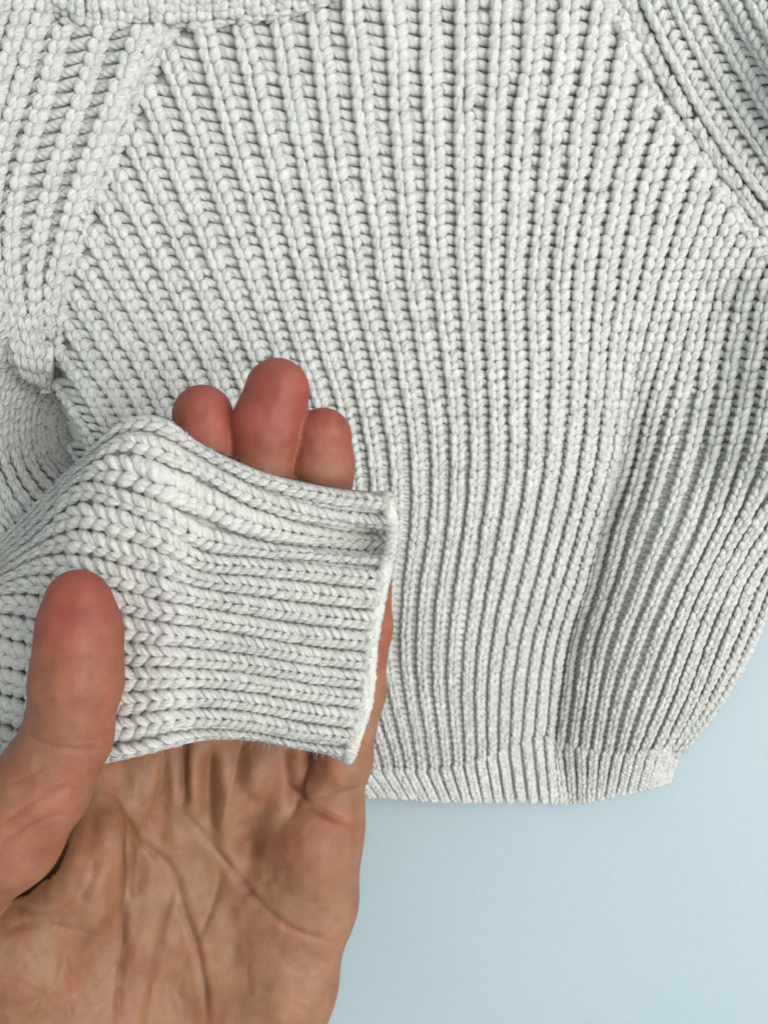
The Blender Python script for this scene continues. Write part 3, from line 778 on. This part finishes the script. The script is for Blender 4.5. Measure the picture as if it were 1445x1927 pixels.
def mound(cx, cy, sx, sy, h, thumb=False, ang=0):
    global disp
    c_, s_ = math.cos(math.radians(ang)), math.sin(math.radians(ang))
    u = (hx - cx) * c_ + (hy - cy) * s_; v_ = -(hx - cx) * s_ + (hy - cy) * c_
    disp += (on_thumb if thumb else ~on_thumb) * h * np.exp(-(u / sx) ** 2 - (v_ / sy) ** 2)
mound(590, 1590, 62, 95, 2.6); mound(330, 1565, 26, 60, 1.6); mound(520, 1480, 34, 60, 1.4)
mound(570, 1800, 80, 120, 1.4); mound(270, 1760, 30, 130, 1.0); mound(440, 1800, 50, 90, -1.2)
mound(90, 1840, 110, 90, 2.0); mound(185, 1690, 30, 60, 1.2); mound(200, 1575, 26, 50, 1.4)
mound(425, 1500, 18, 70, 2.2); mound(365, 1450, 14, 60, 1.4); mound(255, 1495, 20, 60, 1.6); mound(478, 1455, 24, 50, 1.6)
mound(505, 1500, 18, 60, -2.4, ang=15); mound(394, 1470, 14, 60, -2.0); mound(344, 1470, 12, 50, -1.4); mound(309, 1455, 12, 50, -1.2)
mound(468, 1610, 18, 60, -1.6, ang=12); mound(553, 1450, 12, 50, -2.4); mound(260, 1640, 16, 90, -1.3); mound(400, 1660, 30, 50, -1.2)
mound(255, 1860, 16, 120, .7); mound(420, 1880, 34, 90, .8)
crease([(344, 1520), (379, 1564), (424, 1619), (463, 1669), (498, 1704), (538, 1734), (598, 1759), (643, 1771)], 1.1, 5.5)
crease([(214, 1485), (249, 1549), (279, 1594), (319, 1624), (336, 1664), (349, 1719), (369, 1779), (384, 1848), (393, 1940)], 1.3, 6)
crease([(222, 1485), (236, 1550), (238, 1624), (234, 1724), (227, 1823), (219, 1940)], 1.1, 6)
crease([(349, 1639), (319, 1699), (299, 1779), (279, 1900), (272, 1950)], .8, 6)
crease([(419, 1634), (406, 1689), (384, 1749), (369, 1779)], .5, 4)
crease([(344, 1400), (339, 1460), (349, 1520)], 1.5, 9)
crease([(399, 1410), (394, 1500), (399, 1565), (418, 1600)], 2.0, 15)
crease([(550, 1400), (556, 1440), (565, 1485), (588, 1515), (643, 1545), (673, 1555)], 1.5, 6)
crease([(553, 1380), (556, 1440), (566, 1490)], 2.2, 12)
crease([(485, 1480), (465, 1560), (463, 1625)], 2.0, 22)
crease([(274, 1565), (294, 1500), (319, 1430)], 1.0, 8)
crease([(240, 1560), (262, 1620), (250, 1700)], .5, 8)
crease([(320, 1850), (345, 1820), (360, 1790)], .4, 4)
crease([(0, 1830), (60, 1850), (110, 1905)], .35, 4); crease([(40, 1760), (80, 1830), (60, 1920)], .3, 4); crease([(120, 1780), (90, 1850), (30, 1890)], .3, 4)
crease([(0, 1760), (70, 1735), (140, 1745), (215, 1760)], .5, 7); crease([(20, 1700), (80, 1720), (150, 1690)], .5, 8)
crease([(150, 1700), (175, 1650), (180, 1610)], .6, 8)
crease([(520, 1660), (580, 1690), (640, 1690)], .3, 4); crease([(420, 1700), (440, 1760), (430, 1830)], .7, 14)
rc = np.random.default_rng(99)
for _ in range(46):
    if _ < 26: cx, cy, L_ = rc.uniform(-10, 230), rc.uniform(1700, 1925), rc.uniform(25, 80)
    else: cx, cy, L_ = rc.uniform(230, 640), rc.uniform(1600, 1925), rc.uniform(20, 70)
    an = rc.choice([rc.normal(.6, .3), rc.normal(-.8, .3), rc.normal(1.4, .25)])
    bx = rc.normal(0, 6)
    crease([(cx - L_ * math.cos(an), cy - L_ * math.sin(an)), (cx + bx, cy + rc.normal(0, 6)), (cx + L_ * math.cos(an), cy + L_ * math.sin(an))], rc.uniform(.10, .24), 3.2)
crease([(600, 1500), (640, 1490), (690, 1480)], .4, 4)
crease([(630, 1180), (700, 1190), (740, 1188)], .6, 5)
crease([(48, 1378), (91, 1399), (138, 1408), (200, 1408)], .55, 5, True); crease([(95, 1385), (140, 1392), (210, 1385)], .3, 4, True)
crease([(102, 1244), (138, 1238), (185, 1235)], .35, 4, True)
crease([(-10, 1565), (65, 1511), (109, 1486), (150, 1480)], .6, 6, True); crease([(-10, 1600), (50, 1560), (100, 1535), (140, 1530)], .5, 6, True)
crease([(0, 1480), (40, 1470), (90, 1440)], .4, 5, True)
mound(140, 1270, 40, 70, 1.0, True)
disp *= 1.0 - .1 * np.exp(-((hy - 1470) / 90) ** 2) * ~on_thumb
upf = np.clip(hn[:, 2] * 1.6, 0, 1)
disp += .18 * vnoise(hx / 16, hy / 22, 21) * upf + .35 * vnoise(hx / 45, hy / 60, 22)
for _ in range(3):                                           # soften the folds as flesh does
    s_ = np.zeros(len(hp)); c_ = np.zeros(len(hp))
    for k in range(4):
        np.add.at(s_, hq[:, k], disp[hq[:, (k + 1) % 4]]); np.add.at(c_, hq[:, k], 1)
    disp = .4 * disp + .6 * s_ / np.maximum(c_, 1)
hp = hp + hn * (disp * upf)[:, None]
hp = .5 * hp + .5 * relax(hp, hq, 1)

# skin tone: pale tan palm, redder finger ends and thumb
tan = np.array([.222, .097, .050]); red = np.array([.235, .052, .034]); pale = np.array([.25, .118, .068])
wt = (.2 + .8 * sstep(-hy, -960, -780)) * sstep(-hy, -1300, -1000) * (~on_thumb)
wt = np.maximum(wt, np.where(on_thumb, .35 + .65 * sstep(-hy, -1330, -1110), 0))
wt = np.maximum(wt, np.where((~on_thumb) & (hx > 640) & (hy < 1260), .5, 0))
wt = np.maximum(wt, .35 * np.exp(-((hx - 590) / 80) ** 2 - ((hy - 1560) / 110) ** 2))
tone = tan * (1 - wt[:, None]) + red * wt[:, None]
pl = .6 * np.exp(-((hx - 560) / 90) ** 2 - ((hy - 1820) / 120) ** 2)
tone = tone * (1 - pl[:, None]) + pale * pl[:, None]
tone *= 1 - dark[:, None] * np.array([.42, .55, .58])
tone *= (1 + .05 * vnoise(hx / 30, hy / 30, 31) + .05 * vnoise(hx / 9, hy / 9, 32))[:, None]
blot = .5 + .5 * vnoise(hx / 42, hy / 50, 35)
tone *= 1 + (blot[:, None] - .5) * np.array([.10, -.12, -.14])
# ridge phase: lines about 0.45 mm apart, curving round each finger pad
ridge = np.zeros(len(hx))
best = np.full(len(hx), 1e9)
for cx, cy in ((345, 870), (480, 850), (560, 960), (130, 1230), (2640, 1700)):
    d = np.hypot(hx - cx, (hy - cy) * 1.2); m_ = d < best
    best = np.where(m_, d, best); ridge = np.where(m_, d / 4.4 * 2 * math.pi, ridge)
ridge = np.where(on_thumb | (hy < 1000), ridge, 0.0)
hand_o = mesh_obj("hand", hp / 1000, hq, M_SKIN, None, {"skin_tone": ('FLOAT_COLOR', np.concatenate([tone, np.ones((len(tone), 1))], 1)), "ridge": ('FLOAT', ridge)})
hand_o["label"] = "bare open left hand, palm up, with its thumb pressing the sweater sleeve over the fingers"
hand_o["category"] = "hand"
